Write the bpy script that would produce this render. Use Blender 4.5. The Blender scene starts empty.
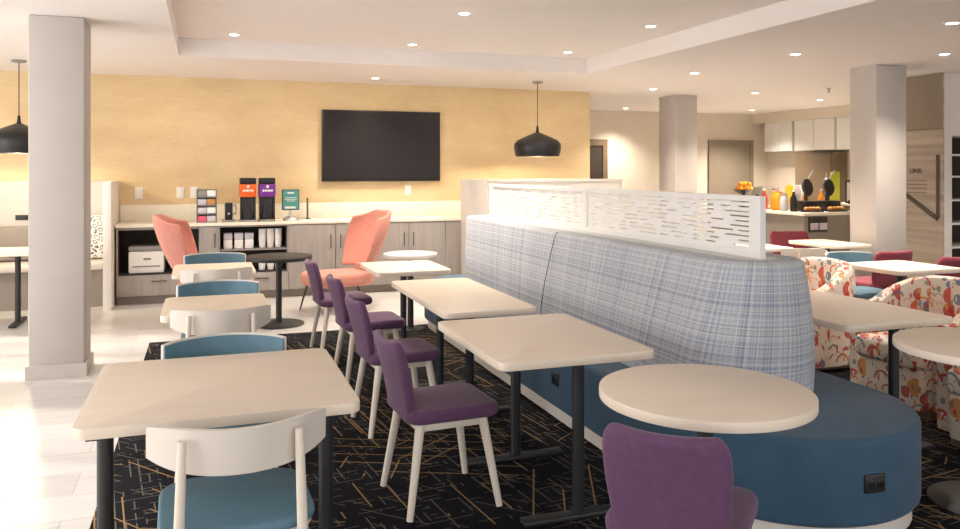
import bpy, bmesh, math, random
from mathutils import Vector, Matrix
PI = math.pi
R = math.radians
rnd = random.Random(7)
S = bpy.context.scene
COL = S.collection

# ------------------------------------------------------------------ camera, world, sun, window light, exposure
cam_d = bpy.data.cameras.new('camera'); cam = bpy.data.objects.new('camera', cam_d); COL.objects.link(cam)
cam_d.sensor_width = 36; cam_d.lens = 790 / 960 * 36; cam_d.shift_y = -0.0984
cam.location = (0, 0, 1.55); cam.rotation_euler = (R(90), 0, -math.atan(275 / 790))
cam_d.clip_start = 0.05; cam_d.clip_end = 100
S.camera = cam
S.view_settings.view_transform = 'Standard'; S.view_settings.look = 'None'
S.view_settings.gamma = 1; S.view_settings.use_curve_mapping = False
S.view_settings.exposure = 0.2
world = bpy.data.worlds.new('sky'); S.world = world; world.use_nodes = True
bg = world.node_tree.nodes['Background']; bg.inputs[0].default_value = (0.86, 0.93, 1, 1); bg.inputs[1].default_value = 1.2
sun_d = bpy.data.lights.new('sun', 'SUN'); sun_d.energy = 4.5; sun_d.angle = R(2.5); sun_d.color = (1, 0.95, 0.88)
sun = bpy.data.objects.new('sun', sun_d); COL.objects.link(sun)
sun.rotation_euler = Vector((0.80, -0.26, -0.45)).to_track_quat('-Z', 'Y').to_euler()

def area(name, loc, direction, sx, sy, power, color):
    d = bpy.data.lights.new(name, 'AREA'); d.shape = 'RECTANGLE'; d.size = sx; d.size_y = sy
    d.energy = power; d.color = color
    o = bpy.data.objects.new(name, d); COL.objects.link(o); o.location = loc
    o.rotation_euler = Vector(direction).to_track_quat('-Z', 'Y').to_euler()
    return o
DAY = (1, 0.975, 0.96)
WARM = (1, 0.89, 0.76)
LEFT_WINDOWS = [(-0.2, 1.8), (2.4, 4.4), (5.0, 7.0), (7.6, 9.4)]
FRONT_WINDOWS = [(-3.2, -0.8), (0.2, 2.6), (3.6, 6.0), (7.0, 9.4)]
for (a, b), power in zip(LEFT_WINDOWS, (50, 62, 70, 34)):
    area('window_daylight', (-4.75, (a + b) / 2, 1.4), (1, 0, 0.10), b - a, 2.3, power, DAY)
for a, b in FRONT_WINDOWS:
    area('window_daylight', ((a + b) / 2, -3.25, 1.4), (0, 1, 0.25), b - a, 2.3, 40, DAY)

# ------------------------------------------------------------------ materials
def lin(h):
    h = h.lstrip('#'); v = [int(h[i:i + 2], 16) / 255 for i in (0, 2, 4)]
    return tuple((c / 12.92 if c <= .04045 else ((c + .055) / 1.055) ** 2.4) for c in v)
def newmat(name):
    m = bpy.data.materials.new(name); m.use_nodes = True
    nt = m.node_tree; return m, nt, nt.nodes, nt.links, nt.nodes['Principled BSDF']
def mat(name, hexc, rough=0.6, var=0.06, scale=6, bump=0.0, metal=0.0, sheen=0.0, stretch=None, emit=0, spec=None, detail=3):
    m, nt, N, L, b = newmat(name)
    c = lin(hexc)
    tc = N.new('ShaderNodeTexCoord'); mp = N.new('ShaderNodeMapping'); L.new(tc.outputs['Object'], mp.inputs[0])
    if stretch: mp.inputs['Scale'].default_value = stretch
    n = N.new('ShaderNodeTexNoise'); n.inputs['Scale'].default_value = scale; n.inputs['Detail'].default_value = detail
    L.new(mp.outputs[0], n.inputs['Vector'])
    r = N.new('ShaderNodeValToRGB')
    r.color_ramp.elements[0].position = 0.3; r.color_ramp.elements[1].position = 0.7
    r.color_ramp.elements[0].color = (*[max(0, x * (1 - var)) for x in c], 1)
    r.color_ramp.elements[1].color = (*[min(1, x * (1 + var)) for x in c], 1)
    L.new(n.outputs[0], r.inputs[0]); L.new(r.outputs[0], b.inputs['Base Color'])
    b.inputs['Roughness'].default_value = rough; b.inputs['Metallic'].default_value = metal
    if spec is not None: b.inputs['Specular IOR Level'].default_value = spec
    if sheen: b.inputs['Sheen Weight'].default_value = sheen
    if bump:
        bp = N.new('ShaderNodeBump'); bp.inputs['Strength'].default_value = bump; bp.inputs['Distance'].default_value = 0.01
        L.new(n.outputs[0], bp.inputs['Height']); L.new(bp.outputs[0], b.inputs['Normal'])
    if emit:
        L.new(r.outputs[0], b.inputs['Emission Color']); b.inputs['Emission Strength'].default_value = emit
    return m
M = {}
M['ceiling'] = mat('ceiling_paint', 'F3ECE7', .9, .01)
M['wall'] = mat('wall_paint', 'DDD2C2', .85, .02)
M['wall_white'] = mat('white_wall_paint', 'E8E2DA', .8, .02)
M['column'] = mat('column_paint', 'C4BCB5', .8, .02)
M['skirt'] = mat('skirting', 'C9C1B9', .6, .02)
M['laminate'] = mat('pale_laminate', 'EFDFCC', .42, .025, 3, stretch=(1, 6, 1))
M['white_paint'] = mat('white_paint', 'E9E6E2', .5, .01)
M['white_wood'] = mat('whitewashed_wood', 'E6DACB', .5, .04, 5, stretch=(1, 1, .3))
M['shell'] = mat('white_shell', 'DFD6CB', .45, .02)
M['black'] = mat('black_metal', '262627', .45, .1, 20)
M['black_soft'] = mat('black_shade', '1E1E20', .35, .1, 20)
M['blue'] = mat('blue_vinyl', '587C8E', .5, .06, 14, .04)
M['ottoman'] = mat('deep_blue_fabric', '305169', .75, .10, 9, .10, sheen=.15)
M['purple'] = mat('purple_fabric', '5F3B5D', .85, .12, 40, .15, sheen=.2)
M['maroon'] = mat('maroon_fabric', '84303F', .8, .1, 30, .1, sheen=.2)
M['coral'] = mat('coral_fabric', 'CC8777', .8, .07, 30, .1, sheen=.2)
M['cab'] = mat('grey_woodgrain', 'A09994', .55, .10, 4, stretch=(7, 7, .5))
M['cab_dark'] = mat('dark_interior', '3A332E', .7, .08)
M['worktop'] = mat('cream_stone', 'F6EEDD', .3, .03, 18)
M['handle'] = mat('dark_bronze', '5A524C', .4, .05, metal=.6)
M['tv'] = mat('screen_glass', '1E1817', .3, .05, spec=.3)
M['plastic_white'] = mat('white_plastic', 'F2EFEA', .4, .01)
M['plastic_grey'] = mat('grey_plastic', '8F8C8A', .4, .05)
M['plastic_black'] = mat('black_plastic', '1C1A1A', .35, .1)
M['steel'] = mat('brushed_steel', 'C9C6C2', .35, .05, metal=.8)
M['orange'] = mat('orange_print', 'EA6A1E', .5, .04)
M['violet'] = mat('violet_print', '7A2E9A', .5, .04)
M['teal'] = mat('teal_print', '4E9C93', .5, .06)
M['paper_white'] = mat('paper_white', 'F8F6F1', .7, .02)
M['clear'] = mat('frosted_acrylic', 'CFCBD3', .3, .05)
M['pink'] = mat('pink_packets', 'E5607E', .6, .1)
M['tan'] = mat('tan_packets', 'C98E4E', .6, .1)
M['yellow'] = mat('yellow_print', 'EFC32E', .5, .06)
M['lime'] = mat('lime_print', 'CBD23B', .5, .06)
M['red'] = mat('red_print', 'B5392C', .5, .06)
M['bread'] = mat('bread_crust', 'C8843C', .7, .15, 20)
M['fruit_orange'] = mat('orange_peel', 'F09A1E', .5, .08, 40)
M['green'] = mat('green_print', '5FA344', .5, .06)
M['taupe_door'] = mat('taupe_door', '8E8272', .6, .03)
M['dark_door'] = mat('dark_door', '3B312A', .5, .03)
M['counter_grey'] = mat('grey_counter_front', '8F857B', .6, .05, 4)
M['fridge'] = mat('bronze_panel', '75644F', .4, .05)
M['lamp_on'] = mat('lit_diffuser', 'FFF3E0', .5, 0, emit=14)
M['bulb'] = mat('lit_bulb', 'FFE7C0', .5, 0, emit=10)
M['gap'] = mat('seam_thread', '6A6C7C', .9, .05)

def yellow_wall():
    m, nt, N, L, b = newmat('ochre_wallcovering')
    tc = N.new('ShaderNodeTexCoord'); mp = N.new('ShaderNodeMapping'); mp.inputs['Scale'].default_value = (1, 1, 2.5)
    L.new(tc.outputs['Object'], mp.inputs[0])
    n1 = N.new('ShaderNodeTexNoise'); n1.inputs['Scale'].default_value = 1.6; n1.inputs['Detail'].default_value = 6; L.new(mp.outputs[0], n1.inputs['Vector'])
    mp2 = N.new('ShaderNodeMapping'); mp2.inputs['Scale'].default_value = (12, 12, 90); L.new(tc.outputs['Object'], mp2.inputs[0])
    n2 = N.new('ShaderNodeTexNoise'); n2.inputs['Scale'].default_value = 1; n2.inputs['Detail'].default_value = 4; L.new(mp2.outputs[0], n2.inputs['Vector'])
    mx = N.new('ShaderNodeMix'); mx.inputs[0].default_value = .4; L.new(n1.outputs[0], mx.inputs[2]); L.new(n2.outputs[0], mx.inputs[3])
    r = N.new('ShaderNodeValToRGB'); e = r.color_ramp.elements
    e[0].position = .32; e[0].color = (*lin('D8BC8E'), 1); e[1].position = .68; e[1].color = (*lin('E9D1A6'), 1)
    L.new(mx.outputs[0], r.inputs[0]); L.new(r.outputs[0], b.inputs['Base Color']); b.inputs['Roughness'].default_value = .7
    return m
M['ochre'] = yellow_wall()

def floor_mat():
    m, nt, N, L, b = newmat('pale_plank_floor')
    tc = N.new('ShaderNodeTexCoord'); mp = N.new('ShaderNodeMapping'); L.new(tc.outputs['Object'], mp.inputs[0])
    br = N.new('ShaderNodeTexBrick'); L.new(mp.outputs[0], br.inputs['Vector'])
    br.inputs['Scale'].default_value = 1; br.inputs['Brick Width'].default_value = 1.2; br.inputs['Row Height'].default_value = .3
    br.inputs['Mortar Size'].default_value = .003; br.inputs['Color1'].default_value = (*lin('D0CDCA'), 1)
    br.inputs['Color2'].default_value = (*lin('C2BEBA'), 1); br.inputs['Mortar'].default_value = (*lin('B4AAA0'), 1)
    mp2 = N.new('ShaderNodeMapping'); mp2.inputs['Scale'].default_value = (1, 9, 1); L.new(tc.outputs['Object'], mp2.inputs[0])
    n = N.new('ShaderNodeTexNoise'); n.inputs['Scale'].default_value = 3; n.inputs['Detail'].default_value = 5; L.new(mp2.outputs[0], n.inputs['Vector'])
    mx = N.new('ShaderNodeMix'); mx.data_type = 'RGBA'; mx.blend_type = 'SOFT_LIGHT'; mx.inputs[0].default_value = .5
    L.new(br.outputs[0], mx.inputs[6]); L.new(n.outputs[0], mx.inputs[7]); L.new(mx.outputs[2], b.inputs['Base Color'])
    b.inputs['Roughness'].default_value = .3
    return m
M['floor'] = floor_mat()

def math_node(N, L, op, a, bb=None, c=None):
    n = N.new('ShaderNodeMath'); n.operation = op
    for i, v in enumerate((a, bb, c)):
        if v is None: continue
        if isinstance(v, (int, float)): n.inputs[i].default_value = v
        else: L.new(v, n.inputs[i])
    return n.outputs[0]

def carpet_mat():
    m, nt, N, L, b = newmat('black_carpet_gold_lines')
    tc = N.new('ShaderNodeTexCoord')
    sep = N.new('ShaderNodeSeparateXYZ'); L.new(tc.outputs['Object'], sep.inputs[0])
    X, Y = sep.outputs[0], sep.outputs[1]
    f = lambda op, a, bb=None, c=None: math_node(N, L, op, a, bb, c)
    total = None
    # patches of parallel gold lines, each patch with its own direction
    for k, (sc, freq, wid, seed) in enumerate([(1.15, 8.5, .06, 0.0), (1.8, 7.0, .05, 5.3)]):
        mp = N.new('ShaderNodeMapping'); mp.inputs['Location'].default_value = (seed, seed * 1.7, 0); L.new(tc.outputs['Object'], mp.inputs[0])
        v = N.new('ShaderNodeTexVoronoi'); v.voronoi_dimensions = '2D'; v.distance = 'CHEBYCHEV'; v.inputs['Scale'].default_value = sc
        L.new(mp.outputs[0], v.inputs['Vector'])
        sc_ = N.new('ShaderNodeSeparateColor'); L.new(v.outputs['Color'], sc_.inputs[0])
        ang = f('MULTIPLY', f('FLOOR', f('MULTIPLY', sc_.outputs[0], 6.0)), PI / 6)
        ang = f('ADD', ang, .12)
        p = f('ADD', f('MULTIPLY', X, f('COSINE', ang)), f('MULTIPLY', Y, f('SINE', ang)))
        q = f('SUBTRACT', f('MULTIPLY', Y, f('COSINE', ang)), f('MULTIPLY', X, f('SINE', ang)))
        line = f('LESS_THAN', f('FRACT', f('MULTIPLY', p, freq)), wid)
        keep = f('GREATER_THAN', sc_.outputs[1], .42)
        # long gaps along the line
        nn = N.new('ShaderNodeTexNoise'); nn.noise_dimensions = '2D'; nn.inputs['Scale'].default_value = 1.5
        cv = N.new('ShaderNodeCombineXYZ'); L.new(f('MULTIPLY', f('FLOOR', f('MULTIPLY', p, freq)), 3.7), cv.inputs[0]); L.new(q, cv.inputs[1])
        L.new(cv.outputs[0], nn.inputs['Vector'])
        line = f('MULTIPLY', f('MULTIPLY', line, keep), f('GREATER_THAN', nn.outputs[0], .43))
        total = line if total is None else f('MAXIMUM', total, line)
    # fine pale dashes
    dash = None
    for (a1, fr, wd, ln, th) in [(0.12, 24, .14, 5, .555), (PI / 2 + .12, 26, .12, 6, .58), (PI / 4, 20, .1, 4, .62)]:
        ca, sa = math.cos(a1), math.sin(a1)
        p = f('ADD', f('MULTIPLY', X, ca), f('MULTIPLY', Y, sa)); q = f('SUBTRACT', f('MULTIPLY', Y, ca), f('MULTIPLY', X, sa))
        line = f('LESS_THAN', f('FRACT', f('MULTIPLY', p, fr)), wd)
        cv = N.new('ShaderNodeCombineXYZ'); L.new(f('MULTIPLY', f('FLOOR', f('MULTIPLY', p, fr)), 5.31), cv.inputs[0]); L.new(f('MULTIPLY', q, ln), cv.inputs[1])
        nn = N.new('ShaderNodeTexNoise'); nn.noise_dimensions = '2D'; nn.inputs['Scale'].default_value = 1; L.new(cv.outputs[0], nn.inputs['Vector'])
        line = f('MULTIPLY', line, f('GREATER_THAN', nn.outputs[0], th))
        dash = line if dash is None else f('MAXIMUM', dash, line)
    mx1 = N.new('ShaderNodeMix'); mx1.data_type = 'RGBA'; mx1.inputs[6].default_value = (*lin('17171C'), 1); mx1.inputs[7].default_value = (*lin('8C8578'), 1)
    L.new(f('MULTIPLY', dash, .5), mx1.inputs[0])
    mx2 = N.new('ShaderNodeMix'); mx2.data_type = 'RGBA'; L.new(mx1.outputs[2], mx2.inputs[6]); mx2.inputs[7].default_value = (*lin('9A7A50'), 1)
    L.new(total, mx2.inputs[0]); L.new(mx2.outputs[2], b.inputs['Base Color'])
    b.inputs['Roughness'].default_value = .95; b.inputs['Specular IOR Level'].default_value = .1
    return m
M['carpet'] = carpet_mat()

def plaid_mat():
    m, nt, N, L, b = newmat('blue_grey_plaid_tweed')
    uv = N.new('ShaderNodeUVMap'); sep = N.new('ShaderNodeSeparateXYZ'); L.new(uv.outputs[0], sep.inputs[0])
    f = lambda op, a, bb=None, c=None: math_node(N, L, op, a, bb, c)
    def ramp1d(coord, sc, seed):
        n = N.new('ShaderNodeTexNoise'); n.noise_dimensions = '1D'; n.inputs['Scale'].default_value = sc; n.inputs['Detail'].default_value = 3
        L.new(f('ADD', coord, seed), n.inputs['W']); return n.outputs[0]
    def cr(fac, stops):
        r = N.new('ShaderNodeValToRGB'); r.color_ramp.interpolation = 'CONSTANT'
        e = r.color_ramp.elements; e[0].position = stops[0][0]; e[0].color = (*lin(stops[0][1]), 1); e[1].position = stops[1][0]; e[1].color = (*lin(stops[1][1]), 1)
        for p, c in stops[2:]:
            k = e.new(p); k.color = (*lin(c), 1)
        L.new(fac, r.inputs[0]); return r.outputs[0]
    st = [(0, '7B829B'), (.36, '989DAD'), (.43, 'AFB2B9'), (.50, 'C6C7C6'), (.55, '8E94AC'), (.60, 'BBBEA8'), (.66, '848AA5')]
    cu = cr(ramp1d(sep.outputs[0], 38, 3.1), st); cv = cr(ramp1d(sep.outputs[1], 40, 9.7), st)
    # weave: alternate warp and weft
    ck = N.new('ShaderNodeTexChecker'); ck.inputs['Scale'].default_value = 160; L.new(uv.outputs[0], ck.inputs[0])
    mx = N.new('ShaderNodeMix'); mx.data_type = 'RGBA'
    fac = f('ADD', f('MULTIPLY', ck.outputs[1], .3), .35); L.new(fac, mx.inputs[0]); L.new(cu, mx.inputs[6]); L.new(cv, mx.inputs[7])
    # thin pale yarn grid
    g = f('MAXIMUM', f('LESS_THAN', f('FRACT', f('MULTIPLY', sep.outputs[0], 21)), .12), f('LESS_THAN', f('FRACT', f('MULTIPLY', sep.outputs[1], 23)), .12))
    mx2 = N.new('ShaderNodeMix'); mx2.data_type = 'RGBA'; L.new(f('MULTIPLY', g, .24), mx2.inputs[0]); L.new(mx.outputs[2], mx2.inputs[6]); mx2.inputs[7].default_value = (*lin('ECEADF'), 1)
    L.new(mx2.outputs[2], b.inputs['Base Color']); b.inputs['Roughness'].default_value = .9; b.inputs['Sheen Weight'].default_value = .15
    return m
M['plaid'] = plaid_mat()

def pattern_mat():
    m, nt, N, L, b = newmat('cream_fabric_red_shapes')
    tc = N.new('ShaderNodeTexCoord')
    f = lambda op, a, bb=None, c=None: math_node(N, L, op, a, bb, c)
    col = None; base = N.new('ShaderNodeRGB'); base.outputs[0].default_value = (*lin('EFE2D2'), 1); cur = base.outputs[0]
    for sc, seed, big in [(7.5, 0.0, True), (10.5, 2.2, True), (19, 4.4, False)]:
        mp = N.new('ShaderNodeMapping'); mp.inputs['Location'].default_value = (seed, seed, seed); L.new(tc.outputs['Object'], mp.inputs[0])
        v = N.new('ShaderNodeTexVoronoi'); v.inputs['Scale'].default_value = sc; v.inputs['Randomness'].default_value = .8; L.new(mp.outputs[0], v.inputs['Vector'])
        vs = N.new('ShaderNodeVectorMath'); vs.operation = 'SUBTRACT'; L.new(mp.outputs[0], vs.inputs[0]); L.new(v.outputs['Position'], vs.inputs[1])
        sp = N.new('ShaderNodeSeparateXYZ'); L.new(vs.outputs[0], sp.inputs[0])
        cc = N.new('ShaderNodeSeparateColor'); L.new(v.outputs['Color'], cc.inputs[0])
        d = v.outputs['Distance']
        disc = f('LESS_THAN', d, .47)
        ring = f('MULTIPLY', f('LESS_THAN', d, .50), f('GREATER_THAN', d, .39))
        halfz = f('GREATER_THAN', sp.outputs[2], 0.0); halfy = f('GREATER_THAN', f('ADD', sp.outputs[1], sp.outputs[0]), 0.0)
        isring = f('GREATER_THAN', cc.outputs[1], .58)
        shape = f('ADD', f('MULTIPLY', isring, f('MULTIPLY', ring, halfz)), f('MULTIPLY', f('SUBTRACT', 1, isring), f('MULTIPLY', disc, halfy)))
        r = N.new('ShaderNodeValToRGB'); r.color_ramp.interpolation = 'CONSTANT'; e = r.color_ramp.elements
        pal = ['C8392F', 'C8392F', 'D9552F', 'E09A4A', 'D03A34', '6E7C92', 'C8392F'] if big else ['7F8AA0', 'D9A25C', 'C24A3C', '8A9A86', 'EFE2D2', 'C77E6E', 'EFE2D2']
        e[0].color = (*lin(pal[0]), 1); e[1].position = 1 / 7; e[1].color = (*lin(pal[1]), 1)
        for i in range(2, 7):
            k = e.new(i / 7); k.color = (*lin(pal[i]), 1)
        L.new(cc.outputs[0], r.inputs[0])
        mx = N.new('ShaderNodeMix'); mx.data_type = 'RGBA'; L.new(f('MULTIPLY', shape, .9), mx.inputs[0]); L.new(cur, mx.inputs[6]); L.new(r.outputs[0], mx.inputs[7]); cur = mx.outputs[2]
    L.new(cur, b.inputs['Base Color']); b.inputs['Roughness'].default_value = .85
    return m
M['pattern'] = pattern_mat()

def bw_pattern():
    m, nt, N, L, b = newmat('black_white_scatter_fabric')
    tc = N.new('ShaderNodeTexCoord'); v = N.new('ShaderNodeTexVoronoi'); v.inputs['Scale'].default_value = 16; v.feature = 'DISTANCE_TO_EDGE'; L.new(tc.outputs['Object'], v.inputs['Vector'])
    r = N.new('ShaderNodeValToRGB'); r.color_ramp.interpolation = 'CONSTANT'; e = r.color_ramp.elements
    e[0].color = (*lin('E9E5E0'), 1); e[1].position = .13; e[1].color = (*lin('3F3C3C'), 1); k = e.new(.24); k.color = (*lin('E9E5E0'), 1)
    L.new(v.outputs[0], r.inputs[0]); L.new(r.outputs[0], b.inputs['Base Color']); b.inputs['Roughness'].default_value = .8
    return m
M['bw'] = bw_pattern()

def panel_mat():
    m, nt, N, L, b = newmat('striated_metal_look')
    tc = N.new('ShaderNodeTexCoord'); mp = N.new('ShaderNodeMapping'); mp.inputs['Scale'].default_value = (.6, .6, 14); L.new(tc.outputs['Object'], mp.inputs[0])
    n = N.new('ShaderNodeTexNoise'); n.inputs['Scale'].default_value = 1; n.inputs['Detail'].default_value = 5; L.new(mp.outputs[0], n.inputs['Vector'])
    r = N.new('ShaderNodeValToRGB'); e = r.color_ramp.elements; e[0].position = .3; e[0].color = (*lin('98897A'), 1); e[1].position = .7; e[1].color = (*lin('C2B5A5'), 1)
    L.new(n.outputs[0], r.inputs[0]); L.new(r.outputs[0], b.inputs['Base Color']); b.inputs['Roughness'].default_value = .45
    return m
M['striated'] = panel_mat()

# ------------------------------------------------------------------ mesh helpers
def smooth(bm, ang=35):
    for f in bm.faces: f.smooth = True
    for e in bm.edges:
        if len(e.link_faces) == 2:
            e.smooth = e.calc_face_angle(0) < R(ang)
        else: e.smooth = False
def obj(name, bm, m, parent=None, loc=None, subsurf=0, solid=0):
    bmesh.ops.recalc_face_normals(bm, faces=bm.faces)
    if not subsurf: smooth(bm)
    else:
        for f in bm.faces: f.smooth = True
    me = bpy.data.meshes.new(name); bm.to_mesh(me); bm.free()
    me.materials.append(M[m] if isinstance(m, str) else m)
    o = bpy.data.objects.new(name, me); COL.objects.link(o)
    if parent is not None: o.parent = parent
    if loc: o.location = loc
    if subsurf:
        s = o.modifiers.new('subsurf', 'SUBSURF'); s.levels = subsurf; s.render_levels = subsurf
    return o
def merge(dst, src):
    me = bpy.data.meshes.new('tmp'); src.to_mesh(me); src.free(); dst.from_mesh(me); bpy.data.meshes.remove(me)
def box(bm, x0, x1, y0, y1, z0, z1, bev=0, seg=2, mtx=None):
    t = bmesh.new()
    bmesh.ops.create_cube(t, size=1)
    bmesh.ops.scale(t, vec=(x1 - x0, y1 - y0, z1 - z0), verts=t.verts)
    bmesh.ops.translate(t, vec=((x0 + x1) / 2, (y0 + y1) / 2, (z0 + z1) / 2), verts=t.verts)
    if bev: bmesh.ops.bevel(t, geom=t.edges[:], offset=bev, segments=seg, profile=.5, affect='EDGES', clamp_overlap=True)
    if mtx is not None: bmesh.ops.transform(t, matrix=mtx, verts=t.verts)
    merge(bm, t); return bm
def B(*a, **k): return box(bmesh.new(), *a, **k)
def prism(bm, pts, z0, z1, bev=0, seg=2, mtx=None):
    t = bmesh.new()
    vs = [t.verts.new((x, y, z0)) for x, y in pts]
    f = t.faces.new(vs); r = bmesh.ops.extrude_face_region(t, geom=[f])
    bmesh.ops.translate(t, vec=(0, 0, z1 - z0), verts=[v for v in r['geom'] if isinstance(v, bmesh.types.BMVert)])
    bmesh.ops.recalc_face_normals(t, faces=t.faces)
    if bev:
        es = [e for e in t.edges if abs(e.verts[0].co.z - e.verts[1].co.z) < 1e-6]
        bmesh.ops.bevel(t, geom=es, offset=bev, segments=seg, profile=.5, affect='EDGES', clamp_overlap=True)
    if mtx is not None: bmesh.ops.transform(t, matrix=mtx, verts=t.verts)
    merge(bm, t); return bm
def rrect(x0, x1, y0, y1, r, n=6):
    out = []
    for cx, cy, a0 in ((x1 - r, y0 + r, -90), (x1 - r, y1 - r, 0), (x0 + r, y1 - r, 90), (x0 + r, y0 + r, 180)):
        for i in range(n + 1):
            a = R(a0 + 90 * i / n); out.append((cx + r * math.cos(a), cy + r * math.sin(a)))
    return out
def circ(cx, cy, r, n=48): return [(cx + r * math.cos(2 * PI * i / n), cy + r * math.sin(2 * PI * i / n)) for i in range(n)]
def stadium(cx, hw, y0, y1, n=24):
    p = [(cx + hw * math.cos(PI + PI * i / n), y0 + hw + hw * math.sin(PI + PI * i / n)) for i in range(n + 1)]
    return p + [(cx + hw * math.cos(PI * i / n), y1 - hw + hw * math.sin(PI * i / n)) for i in range(n + 1)]
def lathe(bm, prof, n=32, loc=(0, 0, 0), capped=True):
    t = bmesh.new(); rings = []
    for r, z in prof:
        rings.append([t.verts.new((r * math.cos(2 * PI * i / n), r * math.sin(2 * PI * i / n), z)) for i in range(n)])
    for a, b in zip(rings, rings[1:]):
        for i in range(n): t.faces.new((a[i], a[(i + 1) % n], b[(i + 1) % n], b[i]))
    if capped:
        t.faces.new(rings[0]); t.faces.new(rings[-1])
    bmesh.ops.translate(t, vec=loc, verts=t.verts); merge(bm, t); return bm
def tube(bm, pts, rad, n=12, flat=None):
    t = bmesh.new(); pts = [Vector(p) for p in pts]; rings = []
    if not isinstance(rad, (list, tuple)): rad = [rad] * len(pts)
    for i, p in enumerate(pts):
        d = (pts[min(i + 1, len(pts) - 1)] - pts[max(i - 1, 0)]).normalized()
        up = Vector((0, 0, 1)) if abs(d.z) < .95 else Vector((1, 0, 0))
        a = d.cross(up).normalized(); b = d.cross(a).normalized()
        rings.append([t.verts.new(p + rad[i] * (math.cos(2 * PI * k / n) * a + math.sin(2 * PI * k / n) * b)) for k in range(n)])
    for a, b in zip(rings, rings[1:]):
        for i in range(n): t.faces.new((a[i], a[(i + 1) % n], b[(i + 1) % n], b[i]))
    t.faces.new(rings[0]); t.faces.new(rings[-1])
    merge(bm, t); return bm
def shell(bm, fn, nu, nv, th):
    """closed thick sheet over fn(u,v), u,v in 0..1; thickness grows along the surface normal"""
    t = bmesh.new(); P = [[Vector(fn(i / nu, j / nv)) for j in range(nv + 1)] for i in range(nu + 1)]
    def nrm(i, j):
        a = P[min(i + 1, nu)][j] - P[max(i - 1, 0)][j]; b = P[i][min(j + 1, nv)] - P[i][max(j - 1, 0)]
        n = a.cross(b); return n.normalized() if n.length > 1e-9 else Vector((0, 0, 1))
    A = [[t.verts.new(P[i][j]) for j in range(nv + 1)] for i in range(nu + 1)]
    Bv = [[t.verts.new(P[i][j] + nrm(i, j) * th) for j in range(nv + 1)] for i in range(nu + 1)]
    for i in range(nu):
        for j in range(nv):
            t.faces.new((A[i][j], A[i + 1][j], A[i + 1][j + 1], A[i][j + 1])); t.faces.new((Bv[i][j], Bv[i][j + 1], Bv[i + 1][j + 1], Bv[i + 1][j]))
    for i in range(nu):
        t.faces.new((A[i][0], Bv[i][0], Bv[i + 1][0], A[i + 1][0])); t.faces.new((A[i][nv], A[i + 1][nv], Bv[i + 1][nv], Bv[i][nv]))
    for j in range(nv):
        t.faces.new((A[0][j], A[0][j + 1], Bv[0][j + 1], Bv[0][j])); t.faces.new((A[nu][j], Bv[nu][j], Bv[nu][j + 1], A[nu][j + 1]))
    merge(bm, t); return bm
def tag(o, label, cat, group=None):
    o['label'] = label; o['category'] = cat
    if group: o['group'] = group
    return o
def thing(name, label, cat, loc=(0, 0, 0), rz=0, group=None):
    o = bpy.data.objects.new(name, None); COL.objects.link(o); o.location = loc; o.rotation_euler = (0, 0, rz); o.empty_display_size = .1
    return tag(o, label, cat, group)
def dup(root, loc, rz, label, group=None):
    r = root.copy(); COL.objects.link(r); r.location = loc; r.rotation_euler = (0, 0, rz); r['label'] = label
    if group: r['group'] = group
    for ch in list(root.children):
        c = ch.copy(); COL.objects.link(c); c.parent = r
        for g in list(ch.children):
            d = g.copy(); COL.objects.link(d); d.parent = c
    return r
def struct(name, bm, m):
    o = obj(name, bm, m); o['kind'] = 'structure'; return o

# ------------------------------------------------------------------ the setting
H = 2.70; HR = 2.88
XL, XR, YF, YB, YFAR = -4.5, 11.1, -3.0, 10.45, 13.6
struct('floor', B(XL - .1, XR + .1, YF - .1, YFAR + .1, -.1, 0), 'floor')
RX0, RX1, RY0, RY1 = -.25, 4.3, -2.6, 8.5
c = bmesh.new()
box(c, XL - .1, RX0, YF - .1, YFAR + .1, H, HR + .1); box(c, RX1, XR + .1, YF - .1, YFAR + .1, H, HR + .1)
box(c, RX0, RX1, RY1, YFAR + .1, H, HR + .1); box(c, RX0, RX1, YF - .1, RY0, H, HR + .1)
box(c, RX0 - .05, RX1 + .05, RY0 - .05, RY1 + .05, HR, HR + .1)
struct('ceiling', c, 'ceiling')
struct('wall_back', B(XL, 5.35, YB, YB + .15, 0, H), 'ochre')
struct('wall_far', B(5.2, XR, YFAR, YFAR + .15, 0, H), 'wall')
struct('wall_corridor', B(5.2, 5.35, YB + .15, YFAR, 0, H), 'wall')
struct('wall_right', B(XR, XR + .15, YF, YFAR, 0, H), 'wall')
def pierced(name, spans, along, fixed0, fixed1, lo, hi):
    c = bmesh.new(); z0, z1 = .25, 2.55
    def seg(a, b, za, zb):
        if along == 'y': box(c, fixed0, fixed1, a, b, za, zb)
        else: box(c, a, b, fixed0, fixed1, za, zb)
    seg(lo, hi, 0, z0); seg(lo, hi, z1, H)
    cur = lo
    for a, b in spans: seg(cur, a, z0, z1); cur = b
    seg(cur, hi, z0, z1)
    struct(name, c, 'wall_white')
pierced('wall_left', LEFT_WINDOWS, 'y', XL - .15, XL, YF, YB + .15)
pierced('wall_front', FRONT_WINDOWS, 'x', YF - .15, YF, XL, XR)
for i, (a, b) in enumerate(LEFT_WINDOWS):
    c = bmesh.new(); x0, x1 = XL - .1, XL - .04
    box(c, x0, x1, a, a + .06, .25, 2.55); box(c, x0, x1, b - .06, b, .25, 2.55); box(c, x0, x1, a + .06, b - .06, .25, .31); box(c, x0, x1, a + .06, b - .06, 2.49, 2.55)
    box(c, x0, x1, (a + b) / 2 - .025, (a + b) / 2 + .025, .31, 2.49)
    struct('window_%d' % (i + 1), c, 'white_paint')
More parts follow.
